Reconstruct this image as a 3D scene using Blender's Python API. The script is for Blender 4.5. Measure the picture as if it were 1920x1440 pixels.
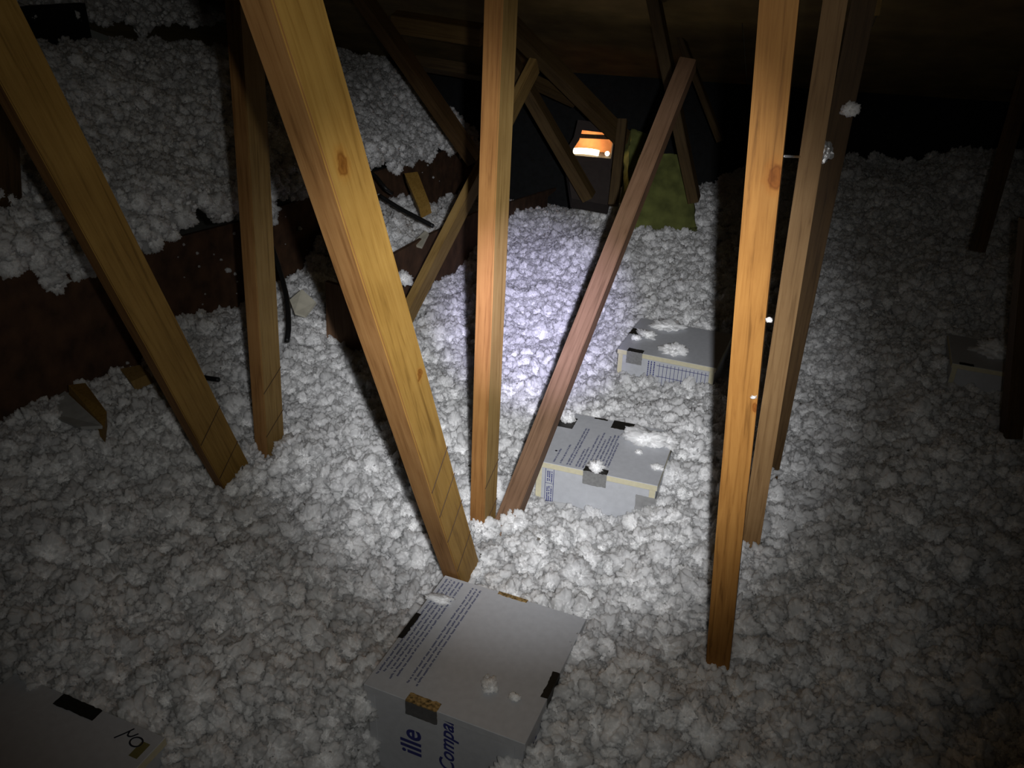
import bpy, bmesh, math, random
import numpy as np
from mathutils import Vector, Matrix, noise as mn

for o in list(bpy.data.objects):
    bpy.data.objects.remove(o)
S = bpy.context.scene
COL = S.collection
random.seed(4)

# ------------------------------------------------------------------ camera
F = 1550.0
CAM = Vector((0.0, 0.0, 1.45))
PITCH, ROLL, YAW = math.radians(27.5), math.radians(1.6), math.radians(17.70)


def cam_basis():
    R = Matrix.Rotation(YAW, 3, 'Z')
    fwd = R @ Vector((0, math.cos(PITCH), -math.sin(PITCH)))
    rt = R @ Vector((1, 0, 0))
    up = rt.cross(fwd)
    r2 = math.cos(ROLL) * rt + math.sin(ROLL) * up
    return fwd, r2, r2.cross(fwd)


FWD, RT, UP = cam_basis()
cd = bpy.data.cameras.new('camera')
cam = bpy.data.objects.new('camera', cd)
COL.objects.link(cam)
m = Matrix((RT, UP, -FWD)).transposed().to_4x4()
m.translation = CAM
cam.matrix_world = m
cd.sensor_width = 36.0
cd.lens = 36.0 * F / 1920.0
cd.clip_start = 0.02
S.camera = cam

# ------------------------------------------------------------------ world, exposure, flashlight
w = bpy.data.worlds.new('world')
S.world = w
w.use_nodes = True
w.node_tree.nodes['Background'].inputs[0].default_value = (0.58, 0.6, 0.52, 1)
w.node_tree.nodes['Background'].inputs[1].default_value = 0.009
S.view_settings.view_transform = 'Standard'
S.view_settings.look = 'None'
S.view_settings.gamma = 1.0
S.view_settings.exposure = 0.0


def ray(x, y):
    return FWD + (x - 960) / F * RT - (y - 720) / F * UP


def at_z(x, y, z):
    d = ray(x, y)
    return CAM + d * ((z - CAM.z) / d.z)


def at_x(x, y, X):
    d = ray(x, y)
    return CAM + d * (X / d.x)


def at_y(x, y, Y):
    d = ray(x, y)
    return CAM + d * (Y / d.y)


def at_d(x, y, dep):
    return CAM + ray(x, y) * dep


TORCH = CAM + RT * 0.066 + UP * 0.02


def torch_beam(name, target, cone, power, color, blend, radius=0.012):
    l = bpy.data.lights.new(name, 'SPOT')
    l.energy = power
    l.color = color
    l.spot_size = math.radians(cone)
    l.spot_blend = blend
    l.shadow_soft_size = radius
    o = bpy.data.objects.new(name, l)
    COL.objects.link(o)
    o.location = TORCH
    o.rotation_euler = (target - TORCH).to_track_quat('-Z', 'Y').to_euler()
    return o


torch_beam('flashlight_hot_beam', at_z(1000, 585, 0), 16, 430, (0.66, 0.62, 1.0), 1.0)
torch_beam('flashlight_middle_beam', at_z(1010, 650, 0), 46, 178, (0.96, 0.97, 1.0), 1.0)
torch_beam('flashlight_spill', at_z(880, 600, 0), 86, 22, (1.0, 0.99, 0.94), 1.0)


# ------------------------------------------------------------------ materials
def mat(name):
    m = bpy.data.materials.new(name)
    m.use_nodes = True
    nt = m.node_tree
    return m, nt, nt.nodes['Principled BSDF']


def nd(nt, t, **kw):
    n = nt.nodes.new(t)
    for k, v in kw.items():
        setattr(n, k, v)
    return n


def ramp(nt, fac, stops):
    r = nd(nt, 'ShaderNodeValToRGB')
    el = r.color_ramp.elements
    el[0].position, el[0].color = stops[0][0], (*stops[0][1], 1)
    el[1].position, el[1].color = stops[-1][0], (*stops[-1][1], 1)
    for p, c in stops[1:-1]:
        e = el.new(p)
        e.color = (*c, 1)
    nt.links.new(fac, r.inputs[0])
    return r.outputs[0]


def simple(name, c, rough=0.7, metal=0.0, var=0.12, scale=30, bump=0.0, bscale=200):
    m, nt, b = mat(name)
    tc = nd(nt, 'ShaderNodeTexCoord')
    n = nd(nt, 'ShaderNodeTexNoise')
    n.inputs['Scale'].default_value = scale
    n.inputs['Detail'].default_value = 5
    nt.links.new(tc.outputs['Object'], n.inputs['Vector'])
    lo = tuple(x * (1 - var) for x in c)
    hi = tuple(min(1, x * (1 + var)) for x in c)
    nt.links.new(ramp(nt, n.outputs['Fac'], [(0.3, lo), (0.7, hi)]), b.inputs['Base Color'])
    b.inputs['Roughness'].default_value = rough
    b.inputs['Metallic'].default_value = metal
    if bump:
        n2 = nd(nt, 'ShaderNodeTexNoise')
        n2.inputs['Scale'].default_value = bscale
        n2.inputs['Detail'].default_value = 4
        nt.links.new(tc.outputs['Object'], n2.inputs['Vector'])
        bp = nd(nt, 'ShaderNodeBump')
        bp.inputs['Strength'].default_value = bump
        bp.inputs['Distance'].default_value = 0.0015
        nt.links.new(n2.outputs['Fac'], bp.inputs['Height'])
        nt.links.new(bp.outputs[0], b.inputs['Normal'])
    return m


def wood(name, light, dark, grain=1.0, knots=(), rough=0.6):
    """sawn softwood, grain along the object's Z; knots = [(x,y,z,radius)] in object space"""
    m, nt, b = mat(name)
    tc = nd(nt, 'ShaderNodeTexCoord')
    mp = nd(nt, 'ShaderNodeMapping')
    mp.inputs['Scale'].default_value = (60, 60, 3.0)
    nt.links.new(tc.outputs['Object'], mp.inputs['Vector'])
    n1 = nd(nt, 'ShaderNodeTexNoise')
    n1.inputs['Scale'].default_value = 1.6
    n1.inputs['Detail'].default_value = 6
    n1.inputs['Roughness'].default_value = 0.6
    n1.inputs['Distortion'].default_value = 0.6
    nt.links.new(mp.outputs[0], n1.inputs['Vector'])
    mid = tuple((a + c) / 2 for a, c in zip(light, dark))
    c1 = ramp(nt, n1.outputs['Fac'], [(0.28, tuple(d * (1.25 - 0.55 * grain) for d in dark)), (0.45, mid), (0.62, light)])
    n2 = nd(nt, 'ShaderNodeTexNoise')
    n2.inputs['Scale'].default_value = 5
    n2.inputs['Detail'].default_value = 4
    nt.links.new(tc.outputs['Object'], n2.inputs['Vector'])
    mx = nd(nt, 'ShaderNodeMix', data_type='RGBA', blend_type='MULTIPLY')
    mx.inputs[0].default_value = 0.8
    nt.links.new(c1, mx.inputs[6])
    nt.links.new(ramp(nt, n2.outputs['Fac'], [(0.3, (0.7, 0.66, 0.6)), (0.65, (1, 1, 1))]), mx.inputs[7])
    out = mx.outputs[2]
    if knots:
        kn = nd(nt, 'ShaderNodeTexNoise')
        kn.inputs['Scale'].default_value = 45
        kn.inputs['Detail'].default_value = 3
        nt.links.new(tc.outputs['Object'], kn.inputs['Vector'])
        ks = nd(nt, 'ShaderNodeVectorMath', operation='MULTIPLY_ADD')
        ks.inputs[1].default_value = (0.022, 0.022, 0.022)
        nt.links.new(kn.outputs['Color'], ks.inputs[0])
        nt.links.new(tc.outputs['Object'], ks.inputs[2])
    for (kx, ky, kz, kr) in knots:
        vd = nd(nt, 'ShaderNodeVectorMath', operation='SUBTRACT')
        vd.inputs[1].default_value = (kx + 0.011, ky + 0.011, kz + 0.011)
        nt.links.new(ks.outputs[0], vd.inputs[0])
        vs = nd(nt, 'ShaderNodeVectorMath', operation='MULTIPLY')
        vs.inputs[1].default_value = (1, 1, 0.55)
        nt.links.new(vd.outputs[0], vs.inputs[0])
        ln = nd(nt, 'ShaderNodeVectorMath', operation='LENGTH')
        nt.links.new(vs.outputs[0], ln.inputs[0])
        dv = nd(nt, 'ShaderNodeMath', operation='DIVIDE')
        dv.inputs[1].default_value = kr
        nt.links.new(ln.outputs['Value'], dv.inputs[0])
        kc = ramp(nt, dv.outputs[0], [(0.0, (0.4, 0.26, 0.14)), (0.3, (0.7, 0.5, 0.34)), (0.42, (0.55, 0.38, 0.24)),
                                      (0.6, (1.0, 0.9, 0.78)), (1.0, (1, 1, 1))])
        mk = nd(nt, 'ShaderNodeMix', data_type='RGBA', blend_type='MULTIPLY')
        mk.inputs[0].default_value = 1.0
        nt.links.new(out, mk.inputs[6])
        nt.links.new(kc, mk.inputs[7])
        out = mk.outputs[2]
    nt.links.new(out, b.inputs['Base Color'])
    b.inputs['Roughness'].default_value = rough
    b.inputs['Specular IOR Level'].default_value = 0.25
    bp = nd(nt, 'ShaderNodeBump')
    bp.inputs['Strength'].default_value = 0.25
    bp.inputs['Distance'].default_value = 0.002
    nt.links.new(n1.outputs['Fac'], bp.inputs['Height'])
    nt.links.new(bp.outputs[0], b.inputs['Normal'])
    return m


def fluff_mat(name, c):
    m, nt, b = mat(name)
    tc = nd(nt, 'ShaderNodeNewGeometry')
    n = nd(nt, 'ShaderNodeTexNoise')
    n.inputs['Scale'].default_value = 11
    n.inputs['Detail'].default_value = 7
    n.inputs['Roughness'].default_value = 0.65
    nt.links.new(tc.outputs['Position'], n.inputs['Vector'])
    col = ramp(nt, n.outputs['Fac'], [(0.25, tuple(x * 0.82 for x in c)), (0.48, tuple(x * 0.95 for x in c)), (0.7, c)])
    oi = nd(nt, 'ShaderNodeObjectInfo')
    pm = nd(nt, 'ShaderNodeMix', data_type='RGBA', blend_type='MULTIPLY')
    pm.inputs[0].default_value = 1
    nt.links.new(col, pm.inputs[6])
    nt.links.new(ramp(nt, oi.outputs['Random'], [(0.0, (0.88, 0.88, 0.885)), (0.5, (0.96, 0.96, 0.96)), (1.0, (1, 1, 1))]), pm.inputs[7])
    col = pm.outputs[2]
    # rare dark specks of dirt lying in the fibres
    v = nd(nt, 'ShaderNodeTexNoise')
    v.inputs['Scale'].default_value = 38
    v.inputs['Detail'].default_value = 3
    nt.links.new(tc.outputs['Position'], v.inputs['Vector'])
    sp = ramp(nt, v.outputs['Fac'], [(0.235, (0.2, 0.18, 0.15)), (0.27, (1, 1, 1))])
    mx = nd(nt, 'ShaderNodeMix', data_type='RGBA', blend_type='MULTIPLY')
    mx.inputs[0].default_value = 1
    nt.links.new(col, mx.inputs[6])
    nt.links.new(sp, mx.inputs[7])
    nt.links.new(mx.outputs[2], b.inputs['Base Color'])
    b.inputs['Roughness'].default_value = 1.0
    b.inputs['Specular IOR Level'].default_value = 0.05
    b.subsurface_method = 'BURLEY'
    b.inputs['Subsurface Weight'].default_value = 1.0
    b.inputs['Subsurface Radius'].default_value = (1.0, 1.0, 1.0)
    b.inputs['Subsurface Scale'].default_value = 0.022
    n2 = nd(nt, 'ShaderNodeTexNoise')
    n2.inputs['Scale'].default_value = 170
    n2.inputs['Detail'].default_value = 7
    n2.inputs['Roughness'].default_value = 0.72
    n2.inputs['Distortion'].default_value = 0.4
    nt.links.new(tc.outputs['Position'], n2.inputs['Vector'])
    bp = nd(nt, 'ShaderNodeBump')
    bp.inputs['Strength'].default_value = 0.7
    bp.inputs['Distance'].default_value = 0.004
    nt.links.new(n2.outputs['Fac'], bp.inputs['Height'])
    nt.links.new(bp.outputs[0], b.inputs['Normal'])
    return m


M = {}
M['fluff'] = fluff_mat('white_loose_fill', (0.76, 0.76, 0.76))
M['pine'] = wood('pine_yellow', (0.43, 0.26, 0.065), (0.31, 0.175, 0.036))
M['pine_pale'] = wood('pine_pale', (0.41, 0.265, 0.095), (0.30, 0.18, 0.056))
M['pine_tan'] = wood('pine_tan', (0.43, 0.26, 0.115), (0.30, 0.165, 0.065))
M['pine_orange'] = wood('pine_orange', (0.46, 0.225, 0.072), (0.32, 0.14, 0.042))
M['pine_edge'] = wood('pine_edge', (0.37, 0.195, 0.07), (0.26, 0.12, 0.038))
M['pine_brown'] = wood('pine_brown', (0.29, 0.17, 0.10), (0.19, 0.105, 0.058))
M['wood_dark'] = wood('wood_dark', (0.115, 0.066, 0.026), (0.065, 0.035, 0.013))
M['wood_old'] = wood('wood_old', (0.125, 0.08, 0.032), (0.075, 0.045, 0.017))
M['wood_mid'] = wood('wood_mid', (0.26, 0.165, 0.06), (0.17, 0.10, 0.035))
M['brick'] = simple('dark_brick', (0.05, 0.038, 0.034), 0.9)
M['fibreboard'] = simple('brown_fibreboard', (0.105, 0.052, 0.026), 0.9, var=0.45, scale=14, bump=0.4)
M['plywood'] = simple('roof_plywood', (0.30, 0.21, 0.085), 0.8, var=0.3, scale=6)
M['black'] = simple('near_black', (0.012, 0.013, 0.014), 0.9, var=0.3)  # plain near-black surface
M['gypsum'] = simple('gypsum', (0.5, 0.5, 0.48), 0.9)
M['facer'] = simple('grey_facer', (0.65, 0.665, 0.70), 0.45, var=0.05, scale=60, bump=0.05, bscale=500)
M['foam'] = simple('cream_foam', (0.80, 0.74, 0.52), 0.9, var=0.06, scale=80, bump=0.3, bscale=600)
M['foil'] = simple('foil_tape', (0.62, 0.62, 0.62), 0.25, metal=0.6, var=0.1, scale=40, bump=0.35, bscale=90)
M['duct'] = simple('grey_tape', (0.20, 0.20, 0.20), 0.4, metal=0.55, var=0.12, scale=80, bump=0.3, bscale=150)
M['tape_grey'] = simple('silver_grey_tape', (0.36, 0.36, 0.355), 0.45, metal=0.3, var=0.15, scale=120, bump=0.3, bscale=150)
M['tape_dark_refl'] = simple('foil_tape_dark_refl', (0.018, 0.017, 0.014), 0.55, var=0.25, scale=60, bump=0.3, bscale=150)  # silver foil tape; the darkness it mirrors is painted as base colour
M['tape_wood_refl'] = simple('foil_tape_wood_refl', (0.36, 0.235, 0.09), 0.6, metal=0.0, var=0.9, scale=150, bump=0.4, bscale=150)  # crinkled foil tape; the wood it reflects is painted as mottled colour
M['ink_blue'] = simple('blue_ink', (0.035, 0.04, 0.22), 0.6)
M['ink_grey'] = simple('grey_blue_ink', (0.13, 0.14, 0.25), 0.6)
M['ink_black'] = simple('marker_ink', (0.015, 0.015, 0.03), 0.6)
M['pencil'] = simple('pencil', (0.09, 0.05, 0.025), 0.8)
M['cable'] = simple('black_cable', (0.012, 0.012, 0.012), 0.5)
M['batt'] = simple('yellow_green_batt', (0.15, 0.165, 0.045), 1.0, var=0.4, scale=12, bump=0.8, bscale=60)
M['paper'] = simple('off_white_paper', (0.78, 0.74, 0.6), 0.9)
M['metal'] = simple('shiny_metal', (0.9, 0.91, 0.93), 0.33, metal=0.75, bump=0.6, bscale=70)
M['warm_board'] = simple('orange_board', (0.75, 0.36, 0.16), 0.8, var=0.1)


def glow(name, c, s):
    m, nt, b = mat(name)
    b.inputs['Base Color'].default_value = (0.8, 0.8, 0.8, 1)
    b.inputs['Emission Color'].default_value = (*c, 1)
    b.inputs['Emission Strength'].default_value = s
    return m


M['bulb'] = glow('lamp_glow', (1.0, 0.85, 0.5), 9.0)


# ------------------------------------------------------------------ mesh helpers
def link(name, bm, mats, parent=None, smooth=False, matrix=None):
    me = bpy.data.meshes.new(name)
    bm.normal_update()
    bm.to_mesh(me)
    bm.free()
    if not isinstance(mats, (list, tuple)):
        mats = [mats]
    for x in mats:
        me.materials.append(x)
    if smooth:
        for p in me.polygons:
            p.use_smooth = True
    o = bpy.data.objects.new(name, me)
    COL.objects.link(o)
    if parent is not None:
        o.parent = parent
    if matrix is not None:
        if parent is not None:
            o.matrix_local = matrix
        else:
            o.matrix_world = matrix
    return o


def tag(o, label=None, cat=None, group=None, kind=None):
    if label:
        o['label'] = label
    if cat:
        o['category'] = cat
    if group:
        o['group'] = group
    if kind:
        o['kind'] = kind
    return o


def empty(name, matrix, label, cat, group=None):
    o = bpy.data.objects.new(name, None)
    o.empty_display_size = 0.05
    COL.objects.link(o)
    o.matrix_world = matrix
    return tag(o, label, cat, group)


def box_bm(x0, x1, y0, y1, z0, z1, bevel=0.0, bm=None):
    bm = bm or bmesh.new()
    vs = [bm.verts.new(p) for p in ((x0, y0, z0), (x1, y0, z0), (x1, y1, z0), (x0, y1, z0),
                                    (x0, y0, z1), (x1, y0, z1), (x1, y1, z1), (x0, y1, z1))]
    for f in ((3, 2, 1, 0), (4, 5, 6, 7), (0, 1, 5, 4), (1, 2, 6, 5), (2, 3, 7, 6), (3, 0, 4, 7)):
        bm.faces.new([vs[i] for i in f])
    if bevel:
        bmesh.ops.bevel(bm, geom=list(bm.edges), offset=bevel, segments=2, affect='EDGES')
    return bm


def prism_bm(poly, t):
    """polygon in the XZ plane, thickness t along Y"""
    bm = bmesh.new()
    a = [bm.verts.new((p[0], -t / 2, p[1])) for p in poly]
    b = [bm.verts.new((p[0], t / 2, p[1])) for p in poly]
    n = len(poly)
    bm.faces.new(a)
    bm.faces.new(b[::-1])
    for i in range(n):
        bm.faces.new((a[i], b[i], b[(i + 1) % n], a[(i + 1) % n]))
    bmesh.ops.recalc_face_normals(bm, faces=bm.faces)
    return bm


def tube_bm(pts, r, seg=10, flat=1.0):
    bm = bmesh.new()
    rings = []
    n = len(pts)
    for i, p in enumerate(pts):
        p = Vector(p)
        t = (Vector(pts[min(i + 1, n - 1)]) - Vector(pts[max(i - 1, 0)])).normalized()
        a = t.cross(Vector((0, 0, 1)))
        if a.length < 1e-4:
            a = Vector((1, 0, 0))
        a.normalize()
        b = a.cross(t)
        rings.append([bm.verts.new(p + r * (math.cos(q) * a + flat * math.sin(q) * b))
                      for q in (2 * math.pi * k / seg for k in range(seg))])
    for i in range(n - 1):
        for k in range(seg):
            bm.faces.new((rings[i][k], rings[i][(k + 1) % seg], rings[i + 1][(k + 1) % seg], rings[i + 1][k]))
    bm.faces.new(rings[0][::-1])
    bm.faces.new(rings[-1])
    bmesh.ops.recalc_face_normals(bm, faces=bm.faces)
    return bm


def spline(pts, n=8):
    out = []
    P = [Vector(p) for p in pts]
    P = [2 * P[0] - P[1]] + P + [2 * P[-1] - P[-2]]
    for i in range(1, len(P) - 2):
        for k in range(n):
            t = k / n
            a, b, c, d = P[i - 1], P[i], P[i + 1], P[i + 2]
            out.append(0.5 * ((2 * b) + (c - a) * t + (2 * a - 5 * b + 4 * c - d) * t * t + (3 * b - a - 3 * c + d) * t ** 3))
    out.append(P[-2])
    return out


# ------------------------------------------------------------------ lumpy loose fill (numpy noise)
def hash2(ix, iy, s):
    h = (ix.astype(np.int64) * 374761393 + iy.astype(np.int64) * 668265263 + s * 974711) & 0x7fffffff
    h = ((h ^ (h >> 13)) * 1274126177) & 0x7fffffff
    h = h ^ (h >> 16)
    return (h & 0xffff) / 65535.0


def vnoise(x, y, s):
    ix, iy = np.floor(x), np.floor(y)
    fx, fy = x - ix, y - iy
    ux, uy = fx * fx * (3 - 2 * fx), fy * fy * (3 - 2 * fy)
    a, b = hash2(ix, iy, s), hash2(ix + 1, iy, s)
    c, d = hash2(ix, iy + 1, s), hash2(ix + 1, iy + 1, s)
    return (a * (1 - ux) + b * ux) * (1 - uy) + (c * (1 - ux) + d * ux) * uy - 0.5


def fbm(x, y, s, o=4, g=0.5):
    t, a = 0, 1.0
    for k in range(o):
        t = t + a * vnoise(x * 2 ** k, y * 2 ** k, s + k * 17)
        a *= g
    return t


def lumps(x, y, s):
    """rounded clumps: union of half-balls of random size on a jittered lattice, 0..1"""
    ix, iy = np.floor(x), np.floor(y)
    best = np.zeros_like(x)
    for dx in (-1, 0, 1):
        for dy in (-1, 0, 1):
            cx, cy = ix + dx, iy + dy
            px = cx + hash2(cx, cy, s)
            py = cy + hash2(cx, cy, s + 5)
            r = 0.45 + 0.5 * hash2(cx, cy, s + 9)
            d2 = ((x - px) ** 2 + (y - py) ** 2) / (r * r)
            best = np.maximum(best, np.sqrt(np.clip(1 - d2, 0, 1)) * r)
    return best


def octave(x, y, f, s, wf=2.3, wa=0.42):
    u, v = x * f, y * f
    return lumps(u + wa * fbm(u * wf, v * wf, s + 300, 3, 0.6), v + wa * fbm(u * wf, v * wf, s + 400, 3, 0.6), s)


def clump(x, y, s=1):
    h = 0.085 * fbm(x * 2.6, y * 2.6, s, 3)
    # patches of loose big tufts next to patches that lie flatter
    amp = np.clip(0.85 + 1.5 * fbm(x * 3.1, y * 3.1, s + 77, 3), 0.3, 1.9)
    h = h + amp * (0.030 * octave(x, y, 7.5, s + 1) + 0.027 * octave(x, y, 16, s + 2, 1.8, 0.6)) + 0.011 * octave(x, y, 37, s + 3, 2.0, 0.6)
    return h - 0.05


def grid_mesh(name, P, material, keep=None):
    ny, nx, _ = P.shape
    me = bpy.data.meshes.new(name)
    idx = np.arange(ny * nx).reshape(ny, nx)
    q = np.stack([idx[:-1, :-1], idx[:-1, 1:], idx[1:, 1:], idx[1:, :-1]], -1).reshape(-1, 4)
    if keep is not None:
        q = q[keep[:-1, :-1].reshape(-1)]
    me.vertices.add(ny * nx)
    me.vertices.foreach_set('co', P.reshape(-1).astype(np.float32))
    me.loops.add(q.size)
    me.loops.foreach_set('vertex_index', q.reshape(-1).astype(np.int32))
    me.polygons.add(len(q))
    me.polygons.foreach_set('loop_start', np.arange(0, q.size, 4, dtype=np.int32))
    me.polygons.foreach_set('loop_total', np.full(len(q), 4, dtype=np.int32))
    me.polygons.foreach_set('use_smooth', np.ones(len(q), dtype=bool))
    me.update(calc_edges=True)
    me.validate()
    me.materials.append(material)
    o = bpy.data.objects.new(name, me)
    COL.objects.link(o)
    return o


def add_tufts(o, density, rmin, rmax, seed, mask=None):
    """cover a sheet of loose fill with puffs of the same material (geometry nodes, stays one object)"""
    if mask is None:
        mask = np.ones(len(o.data.vertices))
    at = o.data.attributes.new('puff', 'FLOAT', 'POINT')
    at.data.foreach_set('value', mask.reshape(-1).astype(np.float32))
    g = bpy.data.node_groups.new('puffs', 'GeometryNodeTree')
    g.interface.new_socket('Geometry', in_out='INPUT', socket_type='NodeSocketGeometry')
    g.interface.new_socket('Geometry', in_out='OUTPUT', socket_type='NodeSocketGeometry')
    N, L = g.nodes, g.links
    gi, go = N.new('NodeGroupInput'), N.new('NodeGroupOutput')

    def math_(op, a, b=None):
        n = N.new('ShaderNodeMath')
        n.operation = op
        for i, v in enumerate((a, b)):
            if v is None:
                continue
            if isinstance(v, (int, float)):
                n.inputs[i].default_value = v
            else:
                L.new(v, n.inputs[i])
        return n.outputs[0]

    protos = N.new('GeometryNodeGeometryToInstance')
    for k in range(7):
        ico = N.new('GeometryNodeMeshIcoSphere')
        ico.inputs['Radius'].default_value = 1.0
        ico.inputs['Subdivisions'].default_value = 6
        pos = N.new('GeometryNodeInputPosition')
        tot = 0.58
        for sc, am, bil in ((0.9, 0.7, False), (1.6, 0.75, True), (3.3, 0.55, True), (7.0, 0.28, True), (15.0, 0.13, True), (34.0, 0.11, False)):
            ad = N.new('ShaderNodeVectorMath')
            ad.operation = 'ADD'
            ad.inputs[1].default_value = (k * 7.3 + sc, k * 3.1, sc * 2.0)
            L.new(pos.outputs[0], ad.inputs[0])
            nt_ = N.new('ShaderNodeTexNoise')
            nt_.inputs['Scale'].default_value = sc
            nt_.inputs['Detail'].default_value = 0.0 if bil else 1.0
            L.new(ad.outputs[0], nt_.inputs['Vector'])
            v = math_('SUBTRACT', nt_.outputs[0], 0.5)
            if bil:      # rounded puffs with soft creases
                v = math_('SQRT', math_('ADD', math_('MULTIPLY', v, v), 0.0025))
            v = math_('MULTIPLY', v, am * 1.6)
            tot = math_('ADD', v, tot)
        scl = N.new('ShaderNodeVectorMath')
        scl.operation = 'SCALE'
        L.new(pos.outputs[0], scl.inputs[0])
        L.new(tot, scl.inputs['Scale'])
        sp = N.new('GeometryNodeSetPosition')
        L.new(ico.outputs['Mesh'], sp.inputs['Geometry'])
        L.new(scl.outputs[0], sp.inputs['Position'])
        sm = N.new('GeometryNodeSetShadeSmooth')
        L.new(sp.outputs[0], sm.inputs[0])
        ma = N.new('GeometryNodeSetMaterial')
        ma.inputs['Material'].default_value = M['fluff']
        L.new(sm.outputs[0], ma.inputs['Geometry'])
        L.new(ma.outputs[0], protos.inputs[0])
    dist = N.new('GeometryNodeDistributePointsOnFaces')
    na = N.new('GeometryNodeInputNamedAttribute')
    na.data_type = 'FLOAT'
    na.inputs['Name'].default_value = 'puff'
    dens = math_('MULTIPLY', na.outputs[0], density)
    L.new(gi.outputs[0], dist.inputs['Mesh'])
    L.new(dens, dist.inputs['Density'])
    dist.inputs['Seed'].default_value = seed
    iop = N.new('GeometryNodeInstanceOnPoints')
    L.new(dist.outputs['Points'], iop.inputs['Points'])
    L.new(protos.outputs[0], iop.inputs['Instance'])
    iop.inputs['Pick Instance'].default_value = True
    rr = N.new('FunctionNodeRandomValue')
    rr.data_type = 'FLOAT_VECTOR'
    rr.inputs[1].default_value = (6.28, 6.28, 6.28)
    rr.inputs['Seed'].default_value = seed + 1
    L.new(rr.outputs[0], iop.inputs['Rotation'])
    rs = N.new('FunctionNodeRandomValue')
    rs.data_type = 'FLOAT'
    rs.inputs[2].default_value = 0.0
    rs.inputs[3].default_value = 1.0
    rs.inputs['Seed'].default_value = seed + 2
    p = math_('POWER', rs.outputs[1], 2.2)
    p = math_('MULTIPLY', p, rmax - rmin)
    p = math_('ADD', p, rmin)
    L.new(p, iop.inputs['Scale'])
    jn = N.new('GeometryNodeJoinGeometry')
    L.new(gi.outputs[0], jn.inputs[0])
    L.new(iop.outputs[0], jn.inputs[0])
    L.new(jn.outputs[0], go.inputs[0])
    md = o.modifiers.new('puffs', 'NODES')
    md.node_group = g


# ------------------------------------------------------------------ structure
WALL_X = -2.15          # face of the brown knee wall on the left
EAVE_Y = 5.8
eave = at_y(1500, 165, EAVE_Y)
FLOOR_Z = -0.27
SLOPE = 0.36


def roof_z(y):
    return eave.z + SLOPE * (EAVE_Y - y)


tag(link('floor', box_bm(-4.6, 4.2, -1.5, EAVE_Y + 0.3, FLOOR_Z - 0.02, FLOOR_Z), M['gypsum']), kind='structure')
bm = bmesh.new()
ys = [EAVE_Y, 4.6, 3.38, 2.16, 0.94, -1.5]
for i in range(5):          # plywood sheets of the roof deck, thin gaps between
    for j in range(4):
        xa, xb = -4.6 + j * 2.44 + (i % 2) * 0.6 - 0.6, -4.6 + (j + 1) * 2.44 - 0.004 + (i % 2) * 0.6 - 0.6
        y0, y1 = ys[i], ys[i + 1] + 0.003
        vs = [bm.verts.new(p) for p in ((xa, y0, roof_z(y0)), (xb, y0, roof_z(y0)), (xb, y1, roof_z(y1)), (xa, y1, roof_z(y1)),
                                        (xa, y0, roof_z(y0) + 0.012), (xb, y0, roof_z(y0) + 0.012), (xb, y1, roof_z(y1) + 0.012), (xa, y1, roof_z(y1) + 0.012))]
        for f in ((3, 2, 1, 0), (4, 5, 6, 7), (0, 1, 5, 4), (1, 2, 6, 5), (2, 3, 7, 6), (3, 0, 4, 7)):
            bm.faces.new([vs[k] for k in f])
tag(link('ceiling', bm, M['plywood']), kind='structure')
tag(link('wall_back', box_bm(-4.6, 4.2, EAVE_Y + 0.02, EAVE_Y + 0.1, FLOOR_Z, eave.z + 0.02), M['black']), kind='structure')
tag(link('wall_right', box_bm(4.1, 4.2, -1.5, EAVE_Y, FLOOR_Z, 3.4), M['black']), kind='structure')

# knee wall on the left: brown board, top follows the lip of the upper insulation
lip = [at_x(x, y, WALL_X) for x, y in ((-260, 500), (0, 452), (280, 412), (450, 375), (700, 292), (860, 250))]
lipY = np.array([p.y for p in lip])
lipZ = np.array([p.z for p in lip])
poly = [(0.2, FLOOR_Z)] + [(y, z - 0.09) for y, z in zip(lipY, lipZ)] + [(5.75, lipZ[-1] - 0.09), (5.75, FLOOR_Z)]
poly = [(0.2, lipZ[0]) if i == 0 else p for i, p in enumerate(poly)]
poly.append((0.2, FLOOR_Z))
bm = prism_bm([(y, z) for y, z in poly], 0.02)
bmesh.ops.rotate(bm, verts=bm.verts, cent=(0, 0, 0), matrix=Matrix.Rotation(math.pi / 2, 3, 'Z'))
bmesh.ops.translate(bm, verts=bm.verts, vec=(WALL_X - 0.01, 0, 0))
tag(link('wall_left', bm, M['fibreboard']), kind='structure')

# lower board standing in front of the knee wall (far half)
BX = -1.56
tops = [at_x(x, y, BX) for x, y in ((640, 520), (733, 480), (800, 443), (890, 400), (1050, 350))]
bm = prism_bm([(p.y, p.z) for p in tops] + [(5.6, tops[-1].z), (5.6, FLOOR_Z), (tops[0].y, FLOOR_Z)], 0.018)
bmesh.ops.rotate(bm, verts=bm.verts, cent=(0, 0, 0), matrix=Matrix.Rotation(math.pi / 2, 3, 'Z'))
bmesh.ops.translate(bm, verts=bm.verts, vec=(BX - 0.009, 0, 0))
tag(link('trim_1', bm, M['fibreboard']), kind='structure')

# ------------------------------------------------------------------ the blown floor
ctrl = []


def c3(p, z=None):
    ctrl.append((p[0], p[1], p[2] if z is None else z))


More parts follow.
